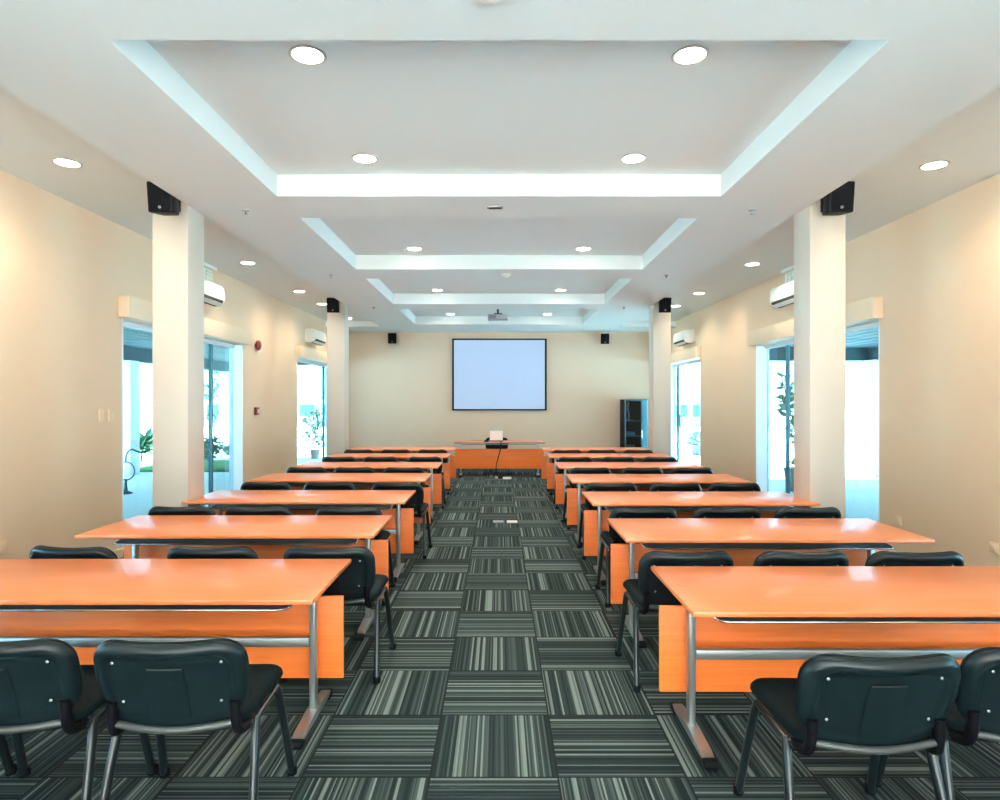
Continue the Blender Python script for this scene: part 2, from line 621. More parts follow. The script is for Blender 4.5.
# ------------------------------------------------------------------ downlights
def make_downlight(label):
    t = thing('ceiling_downlight', label, 'ceiling light', (0, 0, 3), group='recessed ceiling downlights')
    bm = B()
    lathe(bm, [(0.100, 0.0), (0.100, -0.006), (0.092, -0.010), (0.083, -0.008), (0.081, -0.001)], 28)
    obj('trim_ring', bm, M['trim'], t)
    bm = B()
    lathe(bm, [(0.079, -0.001), (0.079, -0.006), (0.06, -0.009), (0.02, -0.010)], 28)
    obj('diffuser', bm, M['lamp'], t)
    return t


lamp_light = bpy.data.lights.new('downlight_bulb', 'SPOT')
lamp_light.energy = LAMP_WATTS
lamp_light.color = (1.0, 0.86, 0.66)
lamp_light.spot_size = math.radians(150)
lamp_light.spot_blend = 0.9
lamp_light.shadow_soft_size = 0.07
side_light = lamp_light.copy()
side_light.energy = LAMP_WATTS * 1.2


def add_bulb(t, d):
    o = bpy.data.objects.new('bulb', d)
    COL.objects.link(o)
    o.parent = t
    o.location = (0, 0, -0.02)


ORD = ['first', 'second', 'third', 'fourth', 'fifth', 'sixth', 'seventh']
dl = None
for k, (y0, y1) in enumerate(trays):
    for dy, nf in ((0.46, 'near'), (1.94, 'far')):
        for s, lr in ((-1, 'left'), (1, 'right')):
            lab = 'recessed downlight at the %s %s corner of the %s ceiling tray from the camera' % (nf, lr, ORD[k])
            if dl is None:
                dl = make_downlight(lab)
                dl.location = (s * 1.035, y0 + dy, ZT)
                o = dl
            else:
                o = dup(dl, (s * 1.035, y0 + dy, ZT), 0, lab)
            add_bulb_list = globals().setdefault('BULBS', [])
            add_bulb_list.append((o, lamp_light))
SIDE_Y = [(4.90, 4.95), (8.42, 8.50), (10.6, 10.77), (11.95, 12.2), (14.0, 14.0)]
for k, (yl, yr) in enumerate(SIDE_Y):
    for x, y, lr in ((-3.28, yl, 'left'), (3.34, yr, 'right')):
        lab = 'round recessed downlight, %s from the camera in the side ceiling along the %s wall' % (ORD[k], lr)
        BULBS.append((dup(dl, (x, y, ZB), 0, lab), side_light))
for o, d in BULBS:
    add_bulb(o, d)

# smoke detectors, sprinklers, plate
def smoke_detector(loc, lab):
    bm = B()
    lathe(bm, [(0.065, 0.0), (0.065, -0.012), (0.052, -0.03), (0.035, -0.045), (0.012, -0.05)], 24)
    t = tag(obj('smoke_detector', bm, M['white'], loc=loc), lab, 'smoke detector', 'ceiling smoke detectors')
    bm = B()
    lathe(bm, [(0.047, -0.026), (0.050, -0.029), (0.046, -0.035), (0.043, -0.038)], 24)
    obj('sensor_slot', bm, M['grey'], t)
    return t
smoke_detector((-0.04, 2.655, ZS), 'white smoke detector on the ceiling just before the first tray')
smoke_detector((0.095, 8.58, ZS), 'white domed smoke detector on the ceiling beam before the third tray')
bm = B()
box(bm, -0.07, 0.07, -0.035, 0.035, -0.012, 0, bevel=0.003)
t = tag(obj('ceiling_vent', bm, M['grey'], loc=(-0.035, 5.62, ZS)), 'small grey slotted plate on the ceiling beam after the first tray', 'vent')
bm = B()
for k in range(4):
    box(bm, -0.055, 0.055, -0.024 + k * 0.013, -0.017 + k * 0.013, -0.0145, -0.0115)
obj('slat', bm, M['dark'], t, smooth=False)
for k, yy in enumerate((5.71, 8.63, 11.56)):
    for s, lr in ((-1, 'left'), (1, 'right')):
        bm = B()
        lathe(bm, [(0.032, 0.0), (0.030, -0.008), (0.010, -0.010), (0.009, -0.03), (0.016, -0.032), (0.016, -0.036), (0.004, -0.038)], 16)
        tag(obj('sprinkler_head', bm, M['grey'], loc=(s * 2.24, yy, ZS)),
            'tiny sprinkler head, %s from the camera on the ceiling strip %s of the trays' % (ORD[k], lr), 'sprinkler', 'ceiling sprinklers')

# ceiling projector
p = thing('ceiling_projector', 'grey projector hanging from the farthest ceiling tray', 'projector', (-0.02, 12.35, ZT))
bm = B(); tube(bm, [(0, 0, 0), (0, 0, -0.19)], 0.02, 12); obj('mount_pole', bm, M['dark'], p)
bm = B(); lathe(bm, [(0.07, 0), (0.07, -0.012), (0.03, -0.018)], 20); obj('ceiling_plate', bm, M['dark'], p)
bm = B(); box(bm, -0.08, 0.08, -0.06, 0.06, -0.215, -0.185, bevel=0.005); obj('bracket', bm, M['dark'], p)
bm = B(); box(bm, -0.19, 0.19, -0.14, 0.14, -0.31, -0.215, bevel=0.015, seg=3)
bd = obj('body', bm, M['grey'], p)
bm = B()
for k in range(7):
    box(bm, -0.17 + k * 0.02, -0.16 + k * 0.02, -0.1435, -0.139, -0.295, -0.235)
obj('vent_slat', bm, M['dark'], bd, smooth=False)
bm = B(); lathe(bm, [(0.04, 0.13), (0.04, 0.165), (0.032, 0.17), (0.028, 0.15)], 20, at=(0.08, 0, -0.262), axis='y'); obj('lens', bm, M['black'], p)

# ------------------------------------------------------------------ loudspeakers
def loudspeaker(loc, rotz, tilt, lab, mount):
    t = thing('wall_speaker', lab, 'speaker', loc, rotz, 'black wall speakers')
    R = Matrix.Rotation(tilt, 4, 'X')
    bm = B()
    # wedge cabinet: wide front (-y), narrower back
    prism(bm, [(-0.105, -0.10), (0.105, -0.10), (0.07, 0.08), (-0.07, 0.08)], -0.125, 0.125, 'z', bevel=0.012)
    bm.transform(R)
    obj('cabinet', bm, M['black'], t)
    bm = B()
    box(bm, -0.090, 0.090, -0.108, -0.098, -0.11, 0.11, bevel=0.004)
    bm.transform(R)
    g = obj('grille', bm, M['darkgrille'], t)
    bm = B()
    lathe(bm, [(0.012, -0.112), (0.012, -0.107)], 12, at=(0, 0, -0.085), axis='y')
    bm.transform(R)
    obj('badge', bm, M['grey'], g)
    bm = B()
    tube(bm, [(0, 0.06, 0), (0, mount - 0.012, 0)], 0.018, 10)
    box(bm, -0.04, 0.04, mount - 0.014, mount, -0.06, 0.06, bevel=0.003)
    obj('bracket', bm, M['dark'], t)
    return t
loudspeaker((-2.79, 5.40, 3.30), 0.0, 0.12, 'black wedge speaker at the top of the nearer left pillar', 0.18)
loudspeaker((2.82, 5.40, 3.30), 0.0, 0.12, 'black wedge speaker at the top of the nearer right pillar', 0.18)
loudspeaker((-2.83, 11.07, 3.26), 0.0, 0.12, 'black wedge speaker at the top of the farther left pillar', 0.18)
loudspeaker((2.83, 11.07, 3.26), 0.0, 0.12, 'black wedge speaker at the top of the farther right pillar', 0.18)
loudspeaker((-2.55, 15.48, 3.13), 0.0, 0.10, 'small black speaker on the end wall left of the screen', 0.18)
loudspeaker((2.53, 15.48, 3.12), 0.0, 0.10, 'small black speaker on the end wall right of the screen', 0.18)

# ------------------------------------------------------------------ air conditioners, grilles
def air_con(xw, s, y0, y1, z0, lab):
    """Split unit on the wall plane xw; s points into the room."""
    t = thing('air_conditioner', lab, 'air conditioner', (xw, (y0 + y1) / 2, z0), group='wall air conditioners')
    h = (y1 - y0) / 2
    prof = [(0, 0.02), (0.10, 0.0), (0.17, 0.015), (0.205, 0.06), (0.215, 0.12), (0.205, 0.24), (0.18, 0.275), (0, 0.28)]
    bm = B()
    prism(bm, [(s * u, v) for u, v in prof], -h, h, 'y', bevel=0.006)
    body = obj('body', bm, M['white'], t)
    bm = B()
    prism(bm, [(s * 0.095, -0.002), (s * 0.172, 0.010), (s * 0.209, 0.055), (s * 0.212, 0.075), (s * 0.16, 0.06)], -h + 0.05, h - 0.05, 'y')
    obj('air_outlet', bm, M['dark'], t)
    bm = B()
    prism(bm, [(s * 0.15, 0.000), (s * 0.205, 0.035), (s * 0.208, 0.032), (s * 0.155, -0.006)], -h + 0.06, h - 0.06, 'y')
    obj('flap', bm, M['white'], t)
    bm = B()
    for k in range(6):
        a, b = sorted((s * (0.025 + k * 0.024), s * (0.037 + k * 0.024)))
        box(bm, a, b, -h + 0.06, h - 0.06, 0.279, 0.284)
    obj('intake_grille', bm, M['grey'], t, smooth=False)
air_con(XL, 1, 7.85, 8.68, 2.88, 'white air conditioner under the ceiling beside the nearer left pillar')
air_con(XR, -1, 8.15, 8.98, 2.90, 'white air conditioner under the ceiling beside the nearer right pillar')
air_con(XL, 1, 12.95, 13.78, 2.80, 'white air conditioner beside the farther left pillar')
air_con(XR, -1, 13.12, 13.95, 2.80, 'white air conditioner beside the farther right pillar')


def wall_grille(xw, s, y0, y1, lab):
    t = thing('ventilation_grille', lab, 'grille', (xw, (y0 + y1) / 2, 3.19), group='grilles above the air conditioners')
    h = (y1 - y0) / 2
    X = lambda a, b: sorted((s * a, s * b))
    bm = B(); a, b = X(0, 0.02); box(bm, a, b, -h + 0.02, h - 0.02, 0.01, 0.19); obj('backing', bm, M['palegreen'], t, smooth=False)
    bm = B(); a, b = X(0.0, 0.09); box(bm, a, b, -h, h, 0.18, 0.225, bevel=0.005); obj('top_rail', bm, M['white'], t)
    bm = B()
    a, b = X(0.02, 0.035)
    for k in range(4):
        y = -h + 0.02 + k * (2 * h - 0.06) / 3
        box(bm, a, b, y, y + 0.02, 0.01, 0.18)
    a, b = X(0.02, 0.032)
    for k in range(4):
        box(bm, a, b, -h + 0.02, h - 0.02, 0.01 + k * 0.05, 0.022 + k * 0.05)
    obj('grille_bars', bm, M['white'], t, smooth=False)
wall_grille(XL, 1, 8.25, 8.72, 'pale green grille under the ceiling above the nearer left air conditioner')
wall_grille(XR, -1, 8.45, 8.92, 'pale green grille under the ceiling above the nearer right air conditioner')

# fire bell, call point, switches, sockets
bm = B()
lathe(bm, [(0.03, 0.0), (0.03, 0.025), (0.082, 0.03), (0.085, 0.045), (0.07, 0.065), (0.035, 0.078), (0.008, 0.08)], 24, axis='x')
t = tag(obj('fire_alarm_bell', bm, M['red'], loc=(XL, 10.35, 2.51)), 'round red fire alarm bell on the left wall', 'alarm bell')
bm = B(); lathe(bm, [(0.012, 0.078), (0.012, 0.09), (0.005, 0.092)], 12, axis='x'); obj('dome_nut', bm, M['grey'], t)
bm = B(); box(bm, 0, 0.045, -0.06, 0.06, -0.06, 0.06, bevel=0.006)
t = tag(obj('fire_call_point', bm, M['darkred'], loc=(XL, 10.33, 1.455)), 'dark red break-glass call point below the fire bell', 'call point')
bm = B(); box(bm, 0.043, 0.05, -0.03, 0.03, -0.035, 0.03, bevel=0.003); obj('glass_front', bm, M['white'], t)


def wall_plate(name, x, s, y, z, hw, hh, lab, cat, rockers, group):
    bm = B()
    a, b = sorted((0, s * 0.01))
    box(bm, a, b, -hw, hw, -hh, hh, bevel=0.003)
    t = tag(obj(name, bm, M['pelmet'], loc=(x, y, z)), lab, cat, group)
    bm = B()
    a, b = sorted((s * 0.009, s * 0.015))
    for k in range(rockers):
        c = -hw + (k + 0.5) * 2 * hw / rockers
        box(bm, a, b, c - hw * 0.55 / rockers, c + hw * 0.55 / rockers, -hh * 0.55, hh * 0.55, bevel=0.002)
    obj('rocker' if 'switch' in name else 'socket_face', bm, M['pelmet'], t)
wall_plate('light_switch', XL, 1, 6.48, 1.47, 0.045, 0.06, 'white light switch on the left wall, right beside the sliding door frame', 'light switch', 2, 'wall switches')
wall_plate('light_switch', XL, 1, 6.33, 1.47, 0.045, 0.06, 'white light switch on the left wall, farther from the sliding door frame', 'light switch', 2, 'wall switches')
wall_plate('wall_socket', XR, -1, 6.42, 0.42, 0.045, 0.045, 'small white wall socket low on the right wall by the door', 'socket', 1, 'wall sockets')
wall_plate('wall_socket', XR, -1, 5.18, 0.43, 0.045, 0.045, 'small white wall socket low on the right wall near the front tables', 'socket', 1, 'wall sockets')
wall_plate('wall_socket', XL, 1, 5.06, 0.46, 0.045, 0.045, 'small white wall socket low on the left wall', 'socket', 1, 'wall sockets')

# ------------------------------------------------------------------ projection screen
t = thing('projection_screen', 'lit pale blue projection screen in a black frame on the end wall', 'screen', (0.01, YB, 2.265))
bm = B(); box(bm, -1.10, 1.10, -0.045, 0, -0.835, 0.835); obj('screen_surface', bm, M['screen'], t, smooth=False)
bm = B()
for a in ((-1.145, -1.10, -0.87, 0.87), (1.10, 1.145, -0.87, 0.87), (-1.10, 1.10, 0.835, 0.87), (-1.10, 1.10, -0.87, -0.835)):
    box(bm, a[0], a[1], -0.06, 0, a[2], a[3])
obj('frame', bm, M['black'], t, smooth=False)

# equipment rack in the far right corner
t = thing('equipment_rack', 'tall dark glass-fronted equipment rack against the end wall', 'rack', (3.20, 15.36, 0))
W, H, D = 0.265, 1.66, 0.27
bm = B()
box(bm, -W, -W + 0.03, -D, D, 0.05, H); box(bm, W - 0.03, W, -D, D, 0.05, H)
box(bm, -W + 0.03, W - 0.03, -D, D, H - 0.04, H); box(bm, -W + 0.03, W - 0.03, -D, D, 0.05, 0.10)
box(bm, -W + 0.03, W - 0.03, D - 0.02, D, 0.10, H - 0.04)
obj('cabinet_body', bm, M['black'], t, smooth=False)
for z in (0.42, 0.78, 1.14):
    bm = B(); box(bm, -W + 0.03, W - 0.03, -D + 0.03, D - 0.02, z, z + 0.015); obj('shelf', bm, M['alu'], t, smooth=False)
bm = B()
for x in (-W + 0.05, W - 0.05):
    for yy in (-D + 0.05, D - 0.05):
        lathe(bm, [(0.022, 0), (0.025, 0.02), (0.02, 0.05)], 12, at=(x, yy, 0))
obj('castor', bm, M['rubber'], t)
bm = B()
box(bm, -W + 0.002, -W + 0.03, -D - 0.022, -D - 0.002, 0.06, H - 0.01); box(bm, 0.12, 0.15, -D - 0.022, -D - 0.002, 0.06, H - 0.01)
box(bm, -W + 0.03, 0.12, -D - 0.022, -D - 0.002, H - 0.04, H - 0.01); box(bm, -W + 0.03, 0.12, -D - 0.022, -D - 0.002, 0.06, 0.09)
dr = obj('door', bm, M['alu'], t, smooth=False)
bm = B(); box(bm, -W + 0.03, 0.12, -D - 0.014, -D - 0.010, 0.09, H - 0.04); obj('glass_pane', bm, M['glass'], dr, smooth=False)
bm = B(); tube(bm, [(0.135, -D - 0.03, 0.75), (0.135, -D - 0.03, 0.95)], 0.008, 8); obj('handle', bm, M['chrome'], dr)
bm = B(); box(bm, 0.152, W - 0.002, -D - 0.02, -D - 0.002, 0.06, H - 0.01); obj('side_glass', bm, M['blueglass'], t, smooth=False)  # blue base colour of this strip stands in for a reflection in the glass
for z, hh, lab in ((0.1, 0.14, 'grey device on the bottom of the equipment rack'), (0.435, 0.15, 'grey device on the lowest shelf of the equipment rack'),
                   (0.795, 0.10, 'flat grey device on the middle shelf of the equipment rack')):
    bm = B(); box(bm, -0.17, 0.04, -0.12, 0.12, 0, hh, bevel=0.006)
    e = tag(obj('amplifier', bm, M['grey'], loc=(3.18, 15.36, z)), lab, 'amplifier', 'devices in the equipment rack')
    bm = B()
    for k in range(3):
        lathe(bm, [(0.014, -0.132), (0.014, -0.119)], 12, at=(-0.13 + k * 0.06, 0, hh / 2), axis='y')
    obj('knob', bm, M['white'], e)
bm = B()
tube(bm, smooth_path([(-0.10, -0.02, 0.0), (-0.09, -0.02, 0.16), (-0.12, -0.02, 0.30), (-0.10, -0.02, 0.44)]), 0.018, 8)
box(bm, -0.16, 0.0, -0.10, 0.06, 0.0, 0.012)
tag(obj('microphone_stand', bm, M['white'], loc=(3.18, 15.36, 1.156)), 'slim pale upright object on the top shelf of the equipment rack', 'stand')

# ------------------------------------------------------------------ tables
TD, TWID, TZ = 0.74, 1.93, 0.74


def make_table(label, group):
    t = thing('training_table', label, 'table', (0, 0, 0), group=group)
    w = TWID / 2
    bm = B(); box(bm, -w, w, -TD / 2, TD / 2, TZ - 0.022, TZ, bevel=0.004)
    obj('tabletop', bm, M['top'], t)
    bm = B(); box(bm, -w, w, 0.182, 0.200, 0.165, 0.59, bevel=0.002)
    obj('modesty_panel', bm, M['panel'], t)
    for s in (-1, 1):
        x = s * (w - 0.130)
        bm = B()
        box(bm, x - 0.017, x + 0.017, 0.075, 0.125, 0.05, TZ - 0.045, bevel=0.008, seg=3)
        leg = obj('leg', bm, M['steel'], t)
        bm = B()
        # foot: a rounded beam lying along y
        prism(bm, [(-0.185, 0.012), (-0.185, 0.030), (-0.12, 0.042), (0.06, 0.055), (0.15, 0.055), (0.34, 0.036), (0.345, 0.012)], x - 0.027, x + 0.027, 'x', bevel=0.006)
        obj('foot', bm, M['steel'], leg)
        for yy, sg in ((-0.185, -1), (0.345, 1)):
            bm = B()
            prism(bm, [(yy, 0.0), (yy + sg * 0.022, 0.0), (yy + sg * 0.026, 0.018), (yy + sg * 0.018, 0.034), (yy - sg * 0.004, 0.040), (yy - sg * 0.05, 0.012), (yy - sg * 0.05, 0.0)], x - 0.030, x + 0.030, 'x', bevel=0.003)
            obj('foot_cap', bm, M['rubber'], leg)
        bm = B()
        box(bm, x - 0.02, x + 0.02, -0.26, 0.26, TZ - 0.05, TZ - 0.0255, bevel=0.004)
        obj('top_bracket', bm, M['steel'], leg)
    bm = B()
    box(bm, -w + 0.148, w - 0.148, 0.085, 0.115, 0.36, 0.412, bevel=0.010, seg=3)
    obj('crossbar', bm, M['steel'], t)
    # book shelf below the top: chrome wire loop around a grey sheet
    bm = B()
    sx, y0, y1, z = w - 0.155, -0.235, 0.09, 0.652
    loop = [(-sx, y1, z + 0.03), (-sx, y0 + 0.05, z), (-sx + 0.015, y0 + 0.015, z), (-sx + 0.05, y0, z)]
    tube(bm, loop + [(-x, y, zz) for x, y, zz in reversed(loop)], 0.005, 8)
    sh = obj('book_shelf', bm, M['chrome'], t)
    bm = B()
    for k in range(26):
        yy = y0 + 0.012 + k * (y1 - y0 - 0.02) / 25
        zz = z + 0.03 * max(0, (yy - y0 - 0.05)) / (y1 - y0 - 0.05)
        box(bm, -sx + 0.006, sx - 0.006, yy - 0.0045, yy + 0.0045, zz - 0.002, zz + 0.002)
    obj('shelf_slat', bm, M['shelf'], sh, smooth=False)
    bm = B()
    for s in (-1, 1):
        for yy in (-0.12, 0.08):
            tube(bm, [(s * (sx - 0.004), yy, z + 0.004 + (0.028 if yy > 0 else 0.010)), (s * (sx - 0.004), yy, TZ - 0.026)], 0.004, 6)
    obj('shelf_hanger', bm, M['chrome'], sh)
    return t


XT = 0.795 + TWID / 2
LN = [2.80, 4.16, 5.56, 7.08, 8.52, 10.1, 11.6]
RN = [2.64, 4.03, 5.46, 6.98, 8.50, 10.1, 11.5]
GT = 'orange training tables in two blocks'
tab = None
for k in range(7):
    for s, near, lr in ((-1, LN, 'left'), (1, RN, 'right')):
        lab = 'orange laminate training table with grey legs, %s from the camera, %s block' % (ORD[k], lr)
        loc = (s * XT - (0.015 if s < 0 else 0), near[k] + TD / 2, 0)
        if tab is None:
            tab = make_table(lab, GT)
            tab.location = loc
        else:
            dup(tab, loc, 0, lab)
dup(tab, (0.01, 14.09, 0), PI, 'orange front desk table facing the rows, below the projection screen', 'front desk')
desk = [o for o in bpy.data.objects if o.get('group') == 'front desk'][0]
bm = B(); box(bm, -TWID / 2, TWID / 2, TD / 2 + 0.0005, TD / 2 + 0.004, TZ - 0.024, TZ + 0.001)
obj('edge_band', bm, M['shelf'], desk, smooth=False)

# ------------------------------------------------------------------ chairs
def make_chair(label, group):
    t = thing('stacking_chair', label, 'chair', (0, 0, 0), group=group)
    # seat
    def seat_fn(u, v, d):
        front = max(0.0, (v - 0.10) / 0.125)
        return (u * (1 - 0.10 * max(0.0, 0.12 - v) / 0.35), v + 0.075, 0.447 + 0.035 * (v + 0.225) / 0.45 - 0.018 * front ** 2 + d + 0.06 * u * u)
    bm = B()
    ring_sheet(bm, 0.535, 0.46, 0.10, [(0.0, 0.0), (0.003, 0.014), (0.014, 0.026), (0.035, 0.031), (0.08, 0.030), (0.14, 0.026), (0.20, 0.024)], seat_fn)
    ring_sheet(bm, 0.535, 0.46, 0.10, [(0.0, 0.0), (0.003, -0.004), (0.02, -0.006), (0.2, -0.006)], seat_fn, flip=True)
    seat = obj('seat', bm, M['vinyl'], t, angle=60)
    bm = B()
    ring_sheet(bm, 0.525, 0.45, 0.10, [(0.0, -0.003), (0.006, -0.016), (0.03, -0.024), (0.1, -0.026), (0.2, -0.026)], seat_fn, flip=True)
    ring_sheet(bm, 0.525, 0.45, 0.10, [(0.0, -0.003), (0.2, -0.006)], seat_fn)
    obj('seat_shell', bm, M['shell'], seat, angle=60)
    # backrest: curved in plan, leaning back, slight dip in the top edge
    ZC, BH, BW = 0.635, 0.315, 0.525
    def back_fn(u, v, d):
        fall = 1 - 0.07 * max(0.0, -v) / (BH / 2)
        z = ZC + v * 0.965 - 0.030 * max(0, -v) / (BH / 2) * (1 - (u / (BW / 2)) ** 2) + 0.012 * max(0, v) / (BH / 2) * ((2 * u / BW) ** 2 - 0.6) * (1 if abs(u) < 0.2 else 1)
        y = -0.195 - 0.30 * v + 0.62 * u * u
        return (u * fall, y + d, z + 0.25 * d)
    bm = B()
    ring_sheet(bm, BW, BH, 0.095, [(0.0, 0.0), (0.003, 0.013), (0.014, 0.026), (0.034, 0.032), (0.075, 0.034), (0.115, 0.035), (0.145, 0.035)], back_fn, flip=True)
    ring_sheet(bm, BW, BH, 0.095, [(0.0, 0.0), (0.02, -0.002), (0.075, -0.002), (0.115, -0.002), (0.145, -0.002)], back_fn)
    back = obj('backrest', bm, M['vinyl'], t, angle=60)
    def shell_fn(u, v, d):                       # the rolled rim fades out towards the lower edge
        k = min(1.0, max(0.0, (v + 0.13) / 0.12))
        return back_fn(u, v, d if d > -0.0135 else -0.0135 + (d + 0.0135) * k)
    bm = B()
    ring_sheet(bm, BW, BH, 0.095, [(0.0, -0.003), (0.002, -0.016), (0.010, -0.026), (0.022, -0.031), (0.036, -0.030), (0.047, -0.024), (0.053, -0.016), (0.060, -0.0135), (0.08, -0.0135), (0.115, -0.0135), (0.145, -0.0135)], shell_fn)
    ring_sheet(bm, BW, BH, 0.095, [(0.0, -0.003), (0.02, -0.0035), (0.075, -0.0035), (0.115, -0.0035), (0.145, -0.0035)], back_fn, flip=True)
    sh = obj('back_shell', bm, M['shell'], t, angle=60)
    # raised centre panel with its grip slot
    bm = B()
    rows = []
    for j in range(9):
        v = 0.058 - j * (0.058 + 0.118) / 8
        hw = 0.062 + 0.012 * j / 8
        rows.append([bm.verts.new(back_fn(hw * a, v, -0.0128 - dep)) for a, dep in ((-1.0, 0.0), (-0.93, 0.0075), (-0.5, 0.009), (0, 0.009), (0.5, 0.009), (0.93, 0.0075), (1.0, 0.0))])
    for A, C in zip(rows, rows[1:]):
        for a, b, c, d in zip(A, A[1:], C[1:], C):
            bm.faces.new((a, b, c, d))
    bm.faces.new(rows[0]); bm.faces.new(list(reversed(rows[-1])))
    obj('grip_panel', bm, M['shell'], sh, angle=50)
    bm = B()
    tube(bm, [back_fn(-0.058 + 0.116 * k / 8, 0.062, -0.020) for k in range(9)], 0.0045, 8)
    obj('grip_bar', bm, M['shell'], sh)
    bm = B()
    for u, v in ((-0.185, 0.075), (0.185, 0.075), (-0.175, -0.075), (0.175, -0.075)):
        c = Vector(back_fn(u, v, -0.0135))
        lathe(bm, [(0.005, 0.002), (0.005, -0.002), (0.002, -0.003)], 10, at=c, axis='y')
    obj('screw', bm, M['steel'], sh)
    # tubular frame
    for s in (-1, 1):
        bm = B()
        tube(bm, [(s * 0.245, -0.035, 0.425), (s * 0.250, -0.055, 0.40), (s * 0.258, -0.09, 0.28), (s * 0.272, -0.165, 0.012)], 0.0195, 14, rx=0.8)
        lg = obj('leg', bm, M['frame'], t)
        bm = B(); lathe(bm, [(0.019, 0.0), (0.022, 0.008), (0.0205, 0.035)], 12, at=(s * 0.272, -0.167, 0)); obj('leg_cap', bm, M['rubber'], lg)
        bm = B()
        tube(bm, [(s * 0.245, 0.205, 0.428), (s * 0.248, 0.222, 0.40), (s * 0.258, 0.265, 0.25), (s * 0.270, 0.335, 0.012)], 0.0195, 14, rx=0.8)
        lg = obj('leg', bm, M['frame'], t)
        bm = B(); lathe(bm, [(0.019, 0.0), (0.022, 0.008), (0.0205, 0.035)], 12, at=(s * 0.270, 0.337, 0)); obj('leg_cap', bm, M['rubber'], lg)
        # elbow sleeve joining back to seat frame
        bm = B()
        tube(bm, smooth_path([(s * 0.212, -0.158, 0.55), (s * 0.214, -0.152, 0.475), (s * 0.218, -0.13, 0.432), (s * 0.226, -0.06, 0.418)], 5), 0.020, 12, rx=0.9)
        obj('elbow_sleeve', bm, M['black'], t)
    bm = B()
    for s in (-1, 1):
        tube(bm, [(s * 0.226, -0.09, 0.417), (s * 0.243, -0.04, 0.422), (s * 0.245, 0.21, 0.432)], 0.0125, 10)
    tube(bm, [(-0.24, 0.12, 0.42), (0.24, 0.12, 0.42)], 0.011, 10)
    tube(bm, [(-0.235, -0.06, 0.415), (0.235, -0.06, 0.415)], 0.011, 10)
    obj('seat_frame', bm, M['frame'], t)
    bm = B()
    tube(bm, smooth_path([(-0.205, -0.150, 0.466), (-0.10, -0.168, 0.456), (0, -0.174, 0.452), (0.10, -0.168, 0.456), (0.205, -0.150, 0.466)], 4), 0.013, 12)
    obj('back_crossbar', bm, M['grey_tube'], t)
    return t


GC = 'black stacking chairs at the training tables'
POS = ['aisle-end', 'middle', 'wall-end']
chairs = {
    'left': [[(-1.15, 2.43), (-1.75, 2.43), (-2.36, 2.43)],
             [(-0.965, 3.85), (-1.63, 3.86), (-2.41, 3.86)],
             [(-1.18, 5.24), (-1.90, 5.26), (-2.50, 5.26)],
             [(-1.03, 6.76), (-1.74, 6.8), (-2.39, 6.8)],
             [(-1.19, 8.28), (-1.82, 8.3), (-2.42, 8.3)],
             [(-1.12, 9.85), (-1.78, 9.85), (-2.40, 9.85)],
             [(-1.15, 11.32), (-1.78, 11.32), (-2.42, 11.32)]],
    'right': [[(1.25, 2.30), (1.835, 2.35)],
              [(1.03, 3.74), (1.665, 3.74), (2.30, 3.74)],
              [(1.12, 5.20), (1.78, 5.22), (2.41, 5.22)],
              [(1.14, 6.72), (1.79, 6.72), (2.40, 6.74)],
              [(1.14, 8.26), (1.79, 8.26), (2.42, 8.26)],
              [(1.14, 9.82), (1.78, 9.82), (2.40, 9.82)],
              [(1.16, 11.24), (1.76, 11.24), (2.38, 11.24)]]}
turn = {('left', 0, 0): 0.03, ('left', 0, 1): 0.03, ('left', 1, 2): -0.10, ('left', 0, 2): 0.03, ('right', 0, 1): -0.03}
ch = None
for lr in ('left', 'right'):
    for k, row in enumerate(chairs[lr]):
        for j, (x, y) in enumerate(row):
            lab = 'black chair at the %s place of the %s table from the camera, %s block' % (POS[j], ORD[k], lr)
            rz = turn.get((lr, k, j), random.uniform(-0.03, 0.03))
            if ch is None:
                ch = make_chair(lab, GC)
                ch.location = (x, y, 0)
                ch.rotation_euler.z = rz
            else:
                dup(ch, (x, y, 0), rz, lab)
dup(ch, (-0.05, 14.62, 0), PI, 'black chair behind the front desk, seen under and over its top', 'front desk')

# ------------------------------------------------------------------ things at the front desk
t = thing('laptop', 'open white laptop on the front desk, lid towards the room', 'laptop', (-0.06, 14.05, TZ))
bm = B(); box(bm, -0.15, 0.15, 0.0, 0.22, 0.0, 0.018, bevel=0.004); obj('base', bm, M['black'], t)
bm = B(); box(bm, -0.14, 0.14, -0.006, 0.004, 0.012, 0.225, bevel=0.003); bm.transform(Matrix.Rotation(0.18, 4, 'X') @ Matrix.Identity(4)); obj('lid', bm, M['bright'], t, loc=(0, 0.0, 0.014))
bm = B(); box(bm, -0.13, 0.13, 0.02, 0.11, 0.018, 0.021); obj('keyboard', bm, M['grey'], t, smooth=False)
bm = B(); box(bm, -0.05, 0.05, -0.035, 0.035, 0.0, 0.035, bevel=0.006)
tag(obj('adapter_box', bm, M['black'], loc=(-0.27, 13.9, TZ)), 'small black box on the front desk left of the laptop', 'adapter')
bm = B()
tube(bm, smooth_path([(0.02, 13.86, 0.775), (0.04, 13.73, 0.752), (0.045, 13.69, 0.70), (0.03, 13.80, 0.58), (-0.02, 13.86, 0.40), (-0.06, 13.86, 0.22), (-0.05, 13.78, 0.06), (0.02, 13.66, 0.012), (0.14, 13.62, 0.012), (0.10, 13.50, 0.012), (-0.02, 13.54, 0.012), (0.06, 13.68, 0.014), (0.20, 13.58, 0.012), (0.17, 13.45, 0.012)], 8), 0.010, 8)
tag(obj('power_cable', bm, M['rubber'], loc=(0, 0, 0)), 'black cable hanging from the front desk and coiled on the carpet', 'cable')
bm = B(); box(bm, -0.09, 0.09, -0.03, 0.03, 0, 0.045, bevel=0.006)
